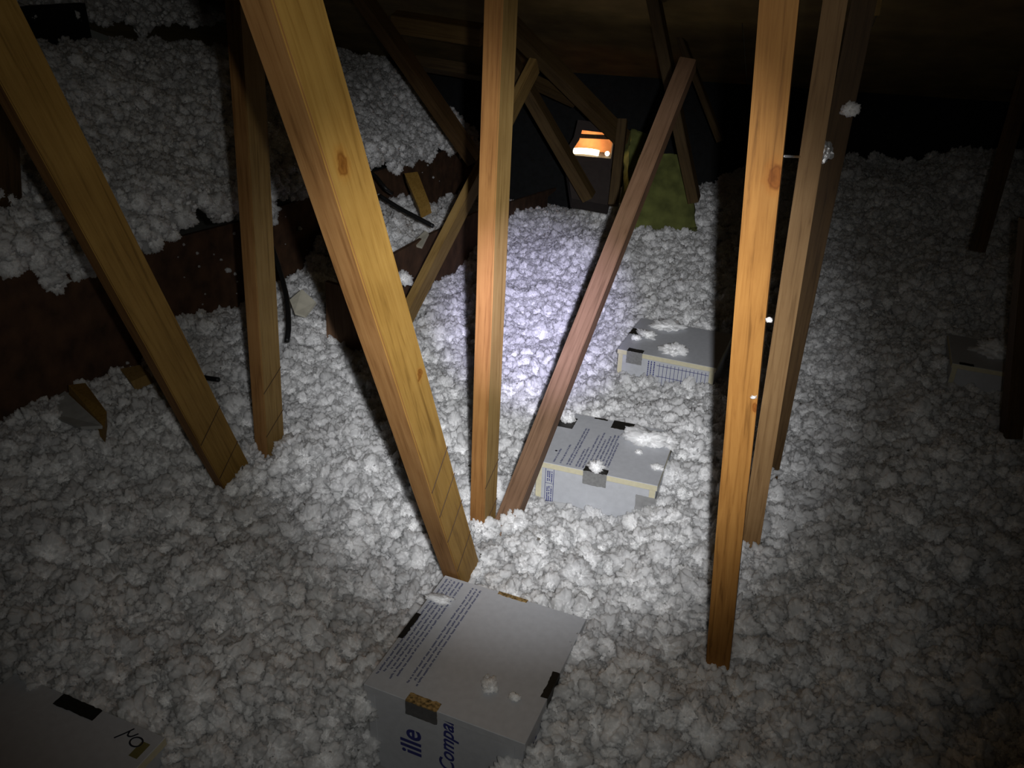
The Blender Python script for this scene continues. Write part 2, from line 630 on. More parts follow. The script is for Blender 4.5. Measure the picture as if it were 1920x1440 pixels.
for X in (-1.4, -0.8, -0.1, 0.5, 1.2, 2.0, 3.0):
    for Y in (0.3, 1.6, 2.2, 2.9):
        ctrl.append((X, Y, 0.0))
for px, py in ((0, 790), (130, 745), (240, 700), (340, 575), (430, 600), (480, 590)):
    c3(at_x(px, py + 12, WALL_X))
for px, py in ((770, 600), (820, 530), (870, 490), (960, 405), (1050, 365)):
    for q in (0.03, 0.09):
        c3(at_x(px, py + 40, BX + q))
for px, py in ((560, 470), (720, 340), (770, 410), (900, 385)):
    c3(at_x(px, py, -1.9))
for px, py in ((560, 560), (600, 650)):
    c3(at_x(px, py, -1.75))
for X, Y, z in ((-0.9, 3.4, 0.02), (-0.9, 4.2, 0.08), (-0.9, 5.0, 0.17), (-0.3, 4.3, 0.06), (-0.3, 5.0, 0.14), (0.4, 4.4, 0.12), (0.4, 5.4, 0.3),
                (1.2, 4.6, 0.18), (1.2, 5.6, 0.44), (2.2, 4.6, 0.2), (2.2, 5.6, 0.44), (0.5, 3.4, 0.03), (1.3, 3.4, 0.06), (3.2, 5, 0.3),
                # dips and rises around the boxes and the member feet
                (-0.45, 0.88, -0.17), (-0.62, 0.92, -0.15), (-0.33, 0.95, -0.14), (-0.73, 1.2, -0.02), (-0.2, 1.2, 0.05), (-0.18, 1.4, 0.02),
                (-0.4, 1.55, 0.01), (-0.4, 1.95, -0.05), (-0.25, 1.95, -0.03), (-0.58, 1.95, -0.04), (-0.15, 2.2, 0.04), (-0.3, 2.48, 0.06),
                (-0.4, 2.86, -0.05), (-0.2, 2.86, -0.03), (-0.3, 3.35, 0.05),
                (-0.19, 1.05, 0.07), (-0.22, 0.95, 0.04), (-1.0, 0.95, 0.08), (-1.3, 1.0, 0.09), (-0.92, 0.8, 0.06), (-1.4, 0.6, 0.09), (-0.2, 0.8, 0.02), (0.3, 0.9, 0.02)):
    ctrl.append((X, Y, z))
ctrl = np.array(ctrl)


def base_h(x, y):
    num, den = np.zeros_like(x), np.zeros_like(x)
    for cx, cy, cz in ctrl:
        d2 = (x - cx) ** 2 + (y - cy) ** 2
        wgt = np.exp(-d2 / (2 * 0.30 ** 2)) + 0.03 * np.exp(-d2 / (2 * 0.7 ** 2)) + 1e-9
        wgt = wgt + 3 * np.exp(-d2 / (2 * 0.10 ** 2))
        num += wgt * cz
        den += wgt
    return num / den


ys = [0.25]
while ys[-1] < EAVE_Y - 0.02:
    ys.append(ys[-1] + 0.0065 + 0.001 * ys[-1])
ys = np.array(ys)
xs = np.concatenate([np.arange(WALL_X + 0.006, 1.1, 0.008), np.arange(1.1, 3.3, 0.012), np.arange(3.3, 4.09, 0.04)])
GX, GY = np.meshgrid(xs, ys)
# overhanging tufts: push the surface sideways as well as up
H = base_h(GX, GY) + clump(GX, GY, 3)
OX = 0.013 * fbm(GX * 34, GY * 34, 501, 3)
OX[:, :4] = 0
OY = 0.013 * fbm(GX * 34, GY * 34, 601, 3)
OY[-4:] = 0

BOXES = {}


def box_spec(key, cx, cy, w, d, rot, top, h, tx=0.0, ty=0.0):
    BOXES[key] = (cx, cy, w, d, rot, top, h, tx, ty)


box_spec('near', -0.459, 1.263, 0.365, 0.375, -4.5, 0.09, 0.33)
box_spec('mid', -0.381, 2.199, 0.375, 0.325, -1.0, 0.09, 0.33)
box_spec('far', -0.295, 3.065, 0.385, 0.345, -5.0, 0.095, 0.33)
c = at_z(1868, 690, 0.1)
box_spec('right', c.x + 0.0, c.y + 0.1, 0.3, 0.3, -4.0, 0.11, 0.33)
c0 = at_z(310, 1368, 0.09)
box_spec('corner', c0.x - 0.2, c0.y - 0.185, 0.40, 0.37, -4.0, 0.09, 0.33)

# the fill lies against the boxes, not through them
for key, (cx, cy, wd, dp, rot, top, h, tx, ty) in BOXES.items():
    a = math.radians(rot)
    lx = (GX - cx) * math.cos(a) + (GY - cy) * math.sin(a)
    ly = -(GX - cx) * math.sin(a) + (GY - cy) * math.cos(a)
    ins = np.maximum(np.abs(lx) - wd / 2, np.abs(ly) - dp / 2)
    over = 0.0 if key not in ('far', 'corner') else 0.0
    f = np.clip((ins + 0.012) / 0.012, 0, 1)
    H = np.where(f < 1, H * f + (1 - f) * (top - 0.09), H)
    H = np.where((ins < 0), np.minimum(H, top - 0.03), H)
    m_ = ins < 0.03
    OX = np.where(m_, 0, OX)
    OY = np.where(m_, 0, OY)
# the nearest box stands in a hollow that bares its front, the middle one in a shallow one
for key, depth, reach in (('near', 0.20, 0.20), ('mid', 0.035, 0.12)):
    cx, cy, wd, dp, rot, top, h, tx, ty = BOXES[key]
    a = math.radians(rot)
    lx = (GX - cx) * math.cos(a) + (GY - cy) * math.sin(a)
    ly = -(GX - cx) * math.sin(a) + (GY - cy) * math.cos(a)
    fx = np.clip((wd / 2 + 0.02 - np.abs(lx + 0.03)) / 0.05, 0, 1)
    fy = np.clip((-dp / 2 + 0.02 - ly) / 0.02, 0, 1) * np.clip((ly + dp / 2 + reach) / (reach * 0.5), 0, 1)
    H = H - depth * fx * fx * (3 - 2 * fx) * fy
puff = np.ones_like(H)
for key, (cx, cy, wd, dp, rot, top, h, tx, ty) in BOXES.items():
    a = math.radians(rot)
    lx = (GX - cx) * math.cos(a) + (GY - cy) * math.sin(a)
    ly = -(GX - cx) * math.sin(a) + (GY - cy) * math.cos(a)
    ins = np.maximum(np.abs(lx) - wd / 2, np.abs(ly) - dp / 2)
    puff[ins < 0.003] = 0
fl = grid_mesh('loose_fill_insulation', np.stack([GX + OX, GY + OY, H], -1), M['fluff'])
add_tufts(fl, 1550, 0.012, 0.056, 5, puff)
tag(fl, 'white blown loose-fill insulation lying in clumps across the attic floor', 'insulation', kind='stuff')


def floor_h(x, y):
    i = min(max(int(np.searchsorted(ys, y)), 0), len(ys) - 1)
    j = min(max(int(np.searchsorted(xs, x)), 0), len(xs) - 1)
    return float(H[i, j])


# upper bank of fill on the left, with a ragged lip hanging over the knee wall
tp = [at_x(x, y, -3.35) for x, y in ((-200, 60), (0, 62), (160, 72), (410, 78), (620, 55), (760, 110), (860, 190))]
tpY, tpZ = np.array([p.y for p in tp]), np.array([p.z for p in tp])
vy = np.arange(0.9, 5.75, 0.010)
vt = np.concatenate([[-0.05, -0.03, -0.015], np.arange(0, 1.0001, 0.008)])
T, Y = np.meshgrid(vt, vy)
zl = np.interp(Y, lipY, lipZ)
zt = np.interp(Y, tpY, tpZ)
rag = 0.01 + 0.11 * fbm(Y * 3.5, Y * 0 + 3.3, 71, 2) + 0.05 * fbm(Y * 11, Y * 0 + 1.3, 72, 2, 0.65) + 0.05 * (octave(Y, T * 0.15, 20, 73) - 0.3) + 0.02 * fbm(Y * 60, T * 3, 74, 2)
drip = np.clip(0.16 * (vnoise(Y * 30, Y * 0 + 0.5, 91) - 0.26), 0, 1)
Tc = np.clip(T, 0, 1)
X = (WALL_X + 0.035) + Tc * (-3.35 - WALL_X - 0.035)
Z = zl + (zt - zl) * (Tc ** 0.85)
edge = np.exp(-Tc / 0.05)
Z = Z - edge * (rag + drip) + np.where(T < 0, T * 0.9, 0)
X = X + np.where(T < 0, -T * 0.05 * 0 - 0.01, 0)
bump = clump(X * 1.05, Y, 33)
tb = 0.05 * fbm(Y * 9, Y * 0, 55, 3)
X2 = X + bump * 0.75 * (1 - 0.2 * edge) + 0.015 * fbm(X * 20, Y * 20, 201, 3)
Z2 = Z + bump * 0.75 * (1 - 0.1 * edge) + np.where(Tc > 0.93, (tb - 0.02) * (Tc - 0.93) / 0.07, 0)
Y2 = Y + 0.018 * fbm(X * 20, Y * 20, 202, 3)
keep = (Z2 < roof_z(Y2) - 0.03)[:, ::-1]
up = grid_mesh('loose_fill_insulation', np.stack([X2, Y2, Z2], -1)[:, ::-1], M['fluff'], keep)
add_tufts(up, 1300, 0.010, 0.045, 15)
tag(up, 'white insulation bank sloping up above the brown board on the left, ragged lip', 'insulation', kind='stuff')
tag(link('dark_slot_board', box_bm(-3.47, -3.42, 0.9, 3.6, 0.4, 1.18), M['black']), kind='structure')  # near-black backing board; the slot's darkness is put in by colour
# still higher ledge of fill seen past the dark slot
vt = np.arange(0, 1.0001, 0.02)
T, Y = np.meshgrid(vt, np.arange(0.9, 5.0, 0.012))
zt2 = np.interp(Y, tpY, tpZ) + 0.12
X = -3.40 - T * 0.9
Z = zt2 + T * 0.55 + 0.09 * fbm(Y * 9, Y * 0 + 9.3, 171, 4, 0.6) * np.exp(-T / 0.1)
bump = clump(X, Y, 63)
keep = (Z + bump * 0.7 < roof_z(Y) - 0.03)[:, ::-1]
hi = grid_mesh('loose_fill_insulation', np.stack([X + bump * 0.7, Y, Z + bump * 0.7], -1)[:, ::-1], M['fluff'], keep)
add_tufts(hi, 900, 0.010, 0.036, 25)
tag(hi, 'dim strip of white insulation above the dark slot at the upper left', 'insulation', kind='stuff')


# ------------------------------------------------------------------ timber members
def member(name, p0, p1, label, material, bx=0.038, by=0.089, cat='timber', group=None, ext0=0.0, ext1=0.0, roll=0.0, toroof=False, tofloor=False):
    p0, p1 = Vector(p0), Vector(p1)
    u = (p1 - p0).normalized()
    if tofloor and abs(u.z) > 0.1:
        p0 = p0 - u * max(0, (p0.z - FLOOR_Z - 0.03) / u.z)
    if toroof:
        # extend until just under the deck
        q = p1.copy()
        for _ in range(400):
            if roof_z(q.y) - q.z < 0.06 or (q - p1).length > 2.0:
                break
            q += u * 0.01
        p1 = q
    p0 = p0 - u * ext0
    p1 = p1 + u * ext1
    ax = Vector((1, 0, 0))
    ax = (ax - u * ax.dot(u)).normalized()
    ax = Matrix.Rotation(math.radians(roll), 3, u) @ ax
    ay = u.cross(ax)
    L = (p1 - p0).length
    bm = box_bm(-bx / 2, bx / 2, -by / 2, by / 2, 0, L)
    # slightly wavy sawn edges
    bmesh.ops.subdivide_edges(bm, edges=[e for e in bm.edges if abs(e.verts[0].co.z - e.verts[1].co.z) > 0.1], cuts=max(3, int(L / 0.06)), use_grid_fill=False)
    bmesh.ops.bevel(bm, geom=[e for e in bm.edges if abs((e.verts[0].co - e.verts[1].co).normalized().z) > 0.9 and len(e.link_faces) == 2 and e.calc_face_angle(0) > 0.5],
                    offset=0.0025, segments=2, affect='EDGES')
    sd = random.random() * 50
    for v in bm.verts:
        k = mn.noise(Vector((v.co.x * 8, v.co.y * 8, v.co.z * 2.5 + sd)))
        v.co.x += 0.0012 * k
        v.co.y += 0.0015 * mn.noise(Vector((v.co.z * 3 + sd, 4.1, 2.2)))
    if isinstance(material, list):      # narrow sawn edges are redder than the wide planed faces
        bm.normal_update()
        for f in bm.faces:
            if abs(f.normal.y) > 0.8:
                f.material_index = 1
    mt = Matrix((ax, ay, u)).transposed().to_4x4()
    mt.translation = p0
    o = link(name, bm, material, matrix=mt)
    tag(o, label, cat, group)
    o['L'] = L
    return o


def pencil_lines(o, fr, face, bx=0.038, by=0.089, skew=0.03):
    """thin carpenter's lines drawn across one face of a member, at distances from its base"""
    for z in fr:
        bm = bmesh.new()
        t = 0.0012
        if face == '+x':
            a = (bx / 2 + 0.0012)
            ps = [(a, -by / 2, z - skew), (a, by / 2, z + skew), (a, by / 2, z + skew + 0.0028), (a, -by / 2, z - skew + 0.0028)]
            off = Vector((-t, 0, 0))
        else:
            a = -(by / 2 + 0.0012)
            ps = [(-bx / 2, a, z - skew), (bx / 2, a, z + skew), (bx / 2, a, z + skew + 0.0028), (-bx / 2, a, z - skew + 0.0028)]
            off = Vector((0, t, 0))
        v0 = [bm.verts.new(p) for p in ps]
        v1 = [bm.verts.new(Vector(p) + off) for p in ps]
        bm.faces.new(v0)
        bm.faces.new(v1[::-1])
        for i in range(4):
            bm.faces.new((v0[i], v1[i], v1[(i + 1) % 4], v0[(i + 1) % 4]))
        bmesh.ops.recalc_face_normals(bm, faces=bm.faces)
        q = link('pencil_line', bm, M['pencil'], parent=o)
        q['label'] = 'dark pencil line across the timber face'


WEB = 'truss webs standing in the insulation'
XA = -0.612
# nearest truss on the left
bL1 = at_z(443, 905, 0.0)
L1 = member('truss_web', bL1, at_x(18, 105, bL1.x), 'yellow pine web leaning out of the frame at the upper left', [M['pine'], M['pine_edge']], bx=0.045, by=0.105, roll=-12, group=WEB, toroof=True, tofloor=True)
bL2 = at_z(508, 868, 0.0)
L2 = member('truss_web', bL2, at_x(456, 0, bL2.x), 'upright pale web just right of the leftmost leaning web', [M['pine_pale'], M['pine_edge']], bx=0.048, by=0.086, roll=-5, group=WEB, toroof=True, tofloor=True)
# middle truss
bA = at_z(870, 1085, 0.01)
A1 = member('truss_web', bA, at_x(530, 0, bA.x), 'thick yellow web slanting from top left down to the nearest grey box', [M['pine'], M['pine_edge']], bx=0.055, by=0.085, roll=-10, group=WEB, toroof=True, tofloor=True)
bM = at_z(905, 980, 0.02)
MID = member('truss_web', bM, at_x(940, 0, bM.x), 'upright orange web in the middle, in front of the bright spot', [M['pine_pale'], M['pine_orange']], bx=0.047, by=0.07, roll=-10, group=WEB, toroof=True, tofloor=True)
b2 = at_z(952, 975, 0.02)
A2 = member('truss_web', b2, at_d(1272, 165, 2.75), 'thin brown web leaning right beside the middle grey box', M['pine_brown'], bx=0.056, by=0.06, group=WEB, ext0=0.2, ext1=0.1)
# right truss
bR1 = at_z(1348, 1225, 0.0)
R1 = member('truss_web', bR1, at_d(1463, 0, 1.19), 'nearest bright orange upright web on the right, with a knot', M['pine_orange'], bx=0.054, by=0.06, group=WEB, toroof=True, tofloor=True)
bR2 = at_z(1405, 1025, 0.0)
R2 = member('truss_web', bR2, at_d(1566, 0, 1.78), 'pale tan web right behind the nearest orange upright web', M['pine_tan'], bx=0.05, by=0.06, group=WEB, toroof=True, tofloor=True)
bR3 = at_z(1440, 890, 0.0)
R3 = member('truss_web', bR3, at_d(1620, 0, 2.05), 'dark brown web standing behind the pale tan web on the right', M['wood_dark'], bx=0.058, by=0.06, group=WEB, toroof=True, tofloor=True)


def along(o, px, py):
    """distance from a member's base to the point of it nearest the given sight line"""
    p = o.matrix_world.translation
    u = o.matrix_world.to_3x3() @ Vector((0, 0, 1))
    d = ray(px, py).normalized()
    n = u.cross(d)
    return ((CAM - p).cross(d)).dot(n) / n.dot(n)


A1.data.materials[0] = wood('pine_yellow_knotty', (0.45, 0.265, 0.065), (0.32, 0.17, 0.034), knots=[(0.027, -0.012, along(A1, 650, 285), 0.02), (0.027, 0.02, along(A1, 782, 700), 0.013)])
R1.data.materials[0] = wood('pine_orange_knotty', (0.46, 0.22, 0.055), (0.31, 0.13, 0.028), grain=1.3, knots=[(0.019, -0.03, along(R1, 1450, 320), 0.022), (0.026, -0.03, along(R1, 1410, 745), 0.012)])
pencil_lines(L1, [along(L1, 392, 790), along(L1, 425, 855)], '+x', 0.045, 0.105)
pencil_lines(L2, [along(L2, 515, 710), along(L2, 522, 790), along(L2, 525, 858)], '+x', 0.048, 0.086)
pencil_lines(A1, [along(A1, 815, 870), along(A1, 848, 912), along(A1, 858, 962), along(A1, 872, 1020)], '+x', 0.055, 0.085)
pencil_lines(MID, [along(MID, 920, 885), along(MID, 918, 958)], '+x', 0.047, 0.07)

# dim timbers further back
FAR = 'dim roof timbers at the back'
FARS = [
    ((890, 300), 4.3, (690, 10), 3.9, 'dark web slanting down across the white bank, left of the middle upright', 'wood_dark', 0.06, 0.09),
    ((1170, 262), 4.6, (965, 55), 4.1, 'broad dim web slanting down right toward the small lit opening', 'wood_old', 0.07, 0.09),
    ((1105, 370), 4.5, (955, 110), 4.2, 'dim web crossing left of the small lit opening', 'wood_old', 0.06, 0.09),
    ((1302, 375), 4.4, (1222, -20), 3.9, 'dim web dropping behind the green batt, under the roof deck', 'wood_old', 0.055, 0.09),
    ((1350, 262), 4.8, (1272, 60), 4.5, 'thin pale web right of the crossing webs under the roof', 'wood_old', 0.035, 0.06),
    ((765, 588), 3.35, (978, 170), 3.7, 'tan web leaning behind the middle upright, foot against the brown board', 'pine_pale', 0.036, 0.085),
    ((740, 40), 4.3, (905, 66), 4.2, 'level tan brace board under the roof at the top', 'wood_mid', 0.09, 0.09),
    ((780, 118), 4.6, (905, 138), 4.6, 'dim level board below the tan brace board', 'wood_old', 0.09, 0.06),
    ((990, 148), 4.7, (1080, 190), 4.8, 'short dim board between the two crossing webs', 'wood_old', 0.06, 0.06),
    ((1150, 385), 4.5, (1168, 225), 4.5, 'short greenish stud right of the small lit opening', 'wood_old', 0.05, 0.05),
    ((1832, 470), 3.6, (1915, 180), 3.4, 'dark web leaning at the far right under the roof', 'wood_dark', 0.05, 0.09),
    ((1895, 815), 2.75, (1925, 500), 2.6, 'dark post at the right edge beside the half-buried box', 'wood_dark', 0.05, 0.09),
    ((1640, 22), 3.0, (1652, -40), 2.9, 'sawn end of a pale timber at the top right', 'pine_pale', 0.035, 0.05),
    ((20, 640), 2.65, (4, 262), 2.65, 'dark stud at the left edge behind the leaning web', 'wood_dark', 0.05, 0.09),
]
for (a, da, b, db, lab, mm, bx, by) in FARS:
    steep = abs(a[1] - b[1]) > 200
    member('roof_timber', at_d(*a, da), at_d(*b, db), lab, M[mm], bx=bx, by=by, group=FAR, toroof=False, ext0=0.25 if a[1] == 588 else 0.0, ext1=0.15 if steep else 0.0)


# ------------------------------------------------------------------ small blocks
def slab(name, quad, dep, t, material, label, cat, extra=None):
    """a flat piece given by four corners at a distance, with real thickness"""
    P = quad if dep is None else [at_d(x, y, d) for (x, y), d in zip(quad, dep)]
    c = sum(P, Vector()) / len(P)
    n = (P[1] - P[0]).cross(P[-1] - P[0]).normalized()
    if n.dot(CAM - c) < 0:
        n = -n
    bm = bmesh.new()
    a = [bm.verts.new(p - c) for p in P]
    b = [bm.verts.new(p - c - n * t) for p in P]
    bm.faces.new(a)
    bm.faces.new(b[::-1])
    k = len(P)
    for i in range(k):
        bm.faces.new((a[i], b[i], b[(i + 1) % k], a[(i + 1) % k]))
    bmesh.ops.recalc_face_normals(bm, faces=bm.faces)
    o = link(name, bm, material, matrix=Matrix.Translation(c))
    return tag(o, label, cat)


b0, b1 = at_z(614, 692, -0.03), at_z(706, 712, -0.03)
slab('plywood_offcut', [at_y(610, 528, b0.y), at_y(702, 556, b1.y), b1, b0], None, 0.018, M['pine_brown'],
     'brown board end sticking up from the insulation left of the thick yellow web', 'board')
slab('wood_block', [(758, 325), (783, 322), (806, 382), (786, 392)], [4.1, 4.1, 3.95, 3.95], 0.06, M['pine'],
     'tan wood block end above the black cable', 'block')
slab('wood_block', [(128, 722), (160, 718), (200, 772), (196, 802)], [2.64, 2.67, 2.49, 2.44], 0.05, M['pine'],
     'tan wood block half buried below the brown board at the left', 'block')
slab('plaster_scrap', [(70, 768), (122, 733), (192, 798), (150, 800)], [2.60, 2.66, 2.45, 2.45], 0.012, M['gypsum'],
     'pale broken plasterboard scrap left of the half buried wood block', 'scrap')
slab('wood_block', [(225, 692), (262, 684), (280, 700), (245, 716)], [2.85, 2.85, 2.8, 2.78], 0.04, M['pine_pale'],
     'small pale wood scrap beside the foot of the brown board', 'block')
slab('board_scrap', [(543, 562), (566, 542), (592, 566), (572, 592), (552, 586)], [2.98, 3.02, 3.0, 2.92, 2.92], 0.01, M['paper'],
     'torn off-white board scrap behind the pale upright web', 'scrap')
slab('board_scrap', [(772, 457), (797, 432), (803, 436), (790, 462)], [3.85, 3.95, 3.93, 3.8], 0.012, M['paper'],
     'pale scrap lying on top edge of the brown board behind thick yellow web', 'scrap')
slab('masonry_block', [(1062, 305), (1146, 300), (1143, 385), (1072, 372)], [4.75, 4.75, 4.7, 4.7], 0.12, M['brick'],
     'dark block below the small lit opening', 'block')


def cable(pix, r, label):
    o = link('cable', tube_bm(spline([at_d(x, y, d) for x, y, d in pix]), r), M['cable'], smooth=True)
    tag(o, label, 'cable')


cable([(672, 318, 3.95), (700, 327, 3.95), (722, 352, 3.9), (735, 362, 3.95)], 0.009, 'short black cable loop emerging right of the thick yellow web')
cable([(712, 367, 3.85), (752, 392, 3.8), (786, 410, 3.75), (812, 424, 3.72)], 0.010, 'straight black cable lying over insulation left of the tan web')
cable([(508, 455, 3.2), (524, 505, 3.1), (538, 560, 2.95), (541, 612, 2.84), (538, 640, 2.8)], 0.009, 'black cable curving down behind the pale upright web')
cable([(362, 703, 2.78), (385, 708, 2.76), (410, 712, 2.74)], 0.008, 'short black cable end right of the leaning yellow web')


# ------------------------------------------------------------------ foam-board light covers
def sheet(bm, x0, x1, y0, y1, z):
    """hair-thin printed mark on a horizontal face"""
    vs = [bm.verts.new(p) for p in ((x0, y0, z), (x1, y0, z), (x1, y1, z), (x0, y1, z))]
    bm.faces.new(vs)


def fsheet(bm, x0, x1, z0, z1, y):
    vs = [bm.verts.new(p) for p in ((x0, y, z0), (x1, y, z0), (x1, y, z1), (x0, y, z1))]
    bm.faces.new(vs)


def text_lines(rng, lines, z, th=0.0042):
    """small print running along +Y: (x, y0, y1) per line, each a row of word shapes made of letter ticks"""
    bm = bmesh.new()
    for (x, y0, y1) in lines:
        y = y0
        while y < y1:
            for _ in range(rng.randint(2, 8)):
                if y > y1:
                    break
                l = rng.uniform(0.0018, 0.003)
                a = rng.choice((0, 0, 0, 0.0012))
                sheet(bm, x - th / 2 - a, x + th / 2 - (0.001 if a else 0), y, y + l, z)
                y += l + 0.0006
            y += 0.003
    return bm


def tape(parent, pts, wdt, material, axis, lift=0.0015, label=None):
    """strip of tape folded along the given path; axis = direction of its width"""
    bm = bmesh.new()
    axis = Vector(axis).normalized()
    dense = []
    for i in range(len(pts) - 1):
        a, b = Vector(pts[i]), Vector(pts[i + 1])
        n = max(2, int((b - a).length / 0.006))
        dense += [a.lerp(b, k / n) for k in range(n)]
    dense.append(Vector(pts[-1]))
    nw = max(4, int(wdt / 0.006))
    rows = []
    sd = random.random() * 90
    for i, p in enumerate(dense):
        row = []
        for k in range(nw + 1):
            t = k / nw - 0.5
            q = p + axis * (t * wdt)
            q = q + axis * 0.0016 * mn.noise(Vector((i * 0.9, sd, (t > 0) * 7.0))) * abs(t) * 2
            if i in (0, len(dense) - 1):
                j = 0.003 * mn.noise(Vector((k * 0.7, sd + i, 3)))
                d = (dense[1] - dense[0]) if i == 0 else (dense[-1] - dense[-2])
                q = q + d.normalized() * j
            row.append(bm.verts.new(q))
        rows.append(row)
    for i in range(len(rows) - 1):
        for k in range(nw):
            bm.faces.new((rows[i][k], rows[i][k + 1], rows[i + 1][k + 1], rows[i + 1][k]))
    bm.normal_update()
    if sum((f.calc_center_median() - Vector((0, 0, 0.2))).dot(f.normal) for f in bm.faces) < 0:
        bmesh.ops.reverse_faces(bm, faces=list(bm.faces))
    bm.normal_update()
    outer = {v: bm.verts.new(v.co - v.normal * 0.0005) for v in list(bm.verts)}
    rim = [e for e in bm.edges if len(e.link_faces) == 1]
    for f in list(bm.faces):
        bm.faces.new([outer[v] for v in reversed(f.verts)])
    for e in rim:
        f = e.link_faces[0]
        va, vb = e.verts
        vs = [l.vert for l in f.loops]
        if vs[(vs.index(va) + 1) % len(vs)] != vb:
            va, vb = vb, va
        bm.faces.new((vb, va, outer[va], outer[vb]))
    o = link('tape_strip', bm, material, parent=parent)
    o['label'] = label or 'strip of foil tape'
    return o


SIDES = {}


def make_box(key, label, edge_mat, boxname='light_cover_box'):
    cx, cy, wd, dp, rot, top, h, tx, ty = BOXES[key]
    mt = Matrix.Translation((cx, cy, top)) @ Matrix.Rotation(math.radians(rot), 4, 'Z')
    root = empty(boxname, mt, label, 'box', 'grey foam board covers over ceiling lights')
    root.matrix_world = Matrix.Translation((0, 0, -h)) @ mt
    T = 0.02
    lift = Matrix.Translation((0, 0, h))

    def add(name, bm, mats, lab=None, parent=root, mtx=lift):
        o = link(name, bm, mats, parent=parent, matrix=mtx)
        if lab:
            o['label'] = lab
        return o

    def faced(x0, x1, y0, y1, z0, z1, axis):
        bm = box_bm(x0, x1, y0, y1, z0, z1)
        bm.normal_update()
        for f in bm.faces:
            f.material_index = 0 if abs(f.normal[axis]) > 0.5 else 1
        bmesh.ops.bevel(bm, geom=list(bm.edges), offset=0.0012, segments=1, affect='EDGES')
        return bm
    e = [M['facer'], edge_mat]
    lid = add('lid', faced(-wd / 2, wd / 2, -dp / 2, dp / 2, -T, 0, 2), e)
    i = 0.004
    sides = [add('side_panel', faced(-wd / 2 + i, -wd / 2 + i + T, -dp / 2 + i, dp / 2 - i, -h, -T, 0), e)]
    sides.append(add('side_panel', faced(wd / 2 - i - T, wd / 2 - i, -dp / 2 + i, dp / 2 - i, -h, -T, 0), e))
    SIDES[key] = sides
    fp = add('front_panel', faced(-wd / 2 + i + T, wd / 2 - i - T, -dp / 2 + i, -dp / 2 + i + T, -h, -T, 1), e)
    add('back_panel', faced(-wd / 2 + i + T, wd / 2 - i - T, dp / 2 - i - T, dp / 2 - i, -h, -T, 1), e)
    return root, lid, fp, wd, dp, h


def font_mesh(txt, size, thick=0.0, shear=0.0):
    cu = bpy.data.curves.new('t', 'FONT')
    cu.body = txt
    cu.size = size
    cu.offset = thick
    cu.shear = shear
    cu.extrude = 0.0003
    o = bpy.data.objects.new('t', cu)
    COL.objects.link(o)
    dg = bpy.context.evaluated_depsgraph_get()
    me = bpy.data.meshes.new_from_object(o.evaluated_get(dg))
    bpy.data.objects.remove(o)
    bm = bmesh.new()
    bm.from_mesh(me)
    bpy.data.meshes.remove(me)
    return bm


rng = random.Random(8)


def imprint(o, bm, material):
    """print lying on a part: kept inside that part's own mesh"""
    o.data.materials.append(material)
    k = len(o.data.materials) - 1
    for f in bm.faces:
        f.material_index = k
    t = bpy.data.meshes.new('t')
    bm.to_mesh(t)
    bm.free()
    b = bmesh.new()
    b.from_mesh(o.data)
    b.from_mesh(t)
    b.to_mesh(o.data)
    b.free()
    bpy.data.meshes.remove(t)


# --- nearest box
root, lid, fp, W_, D_, H_ = make_box('near', 'nearest grey foam board box with blue letters on its front', M['facer'])
hx, hy = W_ / 2, D_ / 2
lines = [(-hx + 0.012 + 0.0105 * k, -hy + 0.035 + 0.012 * (k % 3), hy - 0.012) for k in range(5)]
lines += [(-hx + 0.083 + 0.0105 * k, -hy + 0.04 + 0.012 * (k % 2), hy - 0.016) for k in range(3)]
bm = text_lines(rng, lines, 0.0006)
imprint(lid, bm, M['ink_grey'])
yf = -hy + 0.004 - 0.0006
for txt, size, x, z, thick, sh, lb in (('ille', 0.070, -hx + 0.130, -0.166, 0.0011, 0.0, 'bold blue letters reading upward'),
                                       ('Compa\u0131', 0.049, -hx + 0.208, -0.176, 0.0006, 0.25, 'slanted blue letters reading upward')):
    bm = font_mesh(txt, size, thick, sh)
    # text runs upward: +x of text -> +z, +y of text -> -x
    for v in bm.verts:
        tx_, ty_, tz_ = v.co
        v.co = Vector((x - ty_, yf + tz_, z + tx_))
    o = link('printed_text', bm, M['ink_blue'], parent=fp)
    o['label'] = lb
tape(root, [(-0.045, -hy + 0.020, H_ + 0.0014), (-0.045, -hy - 0.0016, H_ + 0.0014), (-0.045, -hy - 0.0016, H_ - 0.035)], 0.072, M['tape_wood_refl'], (1, 0, 0), label='foil tape with painted mottled gold-brown reflection folded over the front edge')
tape(root, [(-0.045, -hy - 0.0026, H_ - 0.001), (-0.045, -hy - 0.0028, H_ - 0.037)], 0.0725, M['duct'], (1, 0, 0), label='dark grey tape end on the front')
tape(root, [(-hx - 0.001, 0.0, H_ - 0.03), (-hx - 0.001, 0.0, H_ + 0.0014), (-hx + 0.012, 0.0, H_ + 0.0014)], 0.085, M['tape_dark_refl'], (0, 1, 0), label='foil tape with painted dark reflection on the left edge')
tape(root, [(0.0, hy - 0.010, H_ + 0.0014), (0.0, hy + 0.001, H_ + 0.0014), (0.0, hy + 0.001, H_ - 0.03)], 0.075, M['tape_wood_refl'], (1, 0, 0), label='foil tape with painted brown reflection on the back edge')
tape(root, [(hx - 0.014, -0.03, H_ + 0.0014), (hx + 0.0012, -0.03, H_ + 0.0014), (hx + 0.0012, -0.03, H_ - 0.03)], 0.075, M['tape_dark_refl'], (0, 1, 0), label='foil tape with painted dark reflection on the right edge')
bm = bmesh.new()
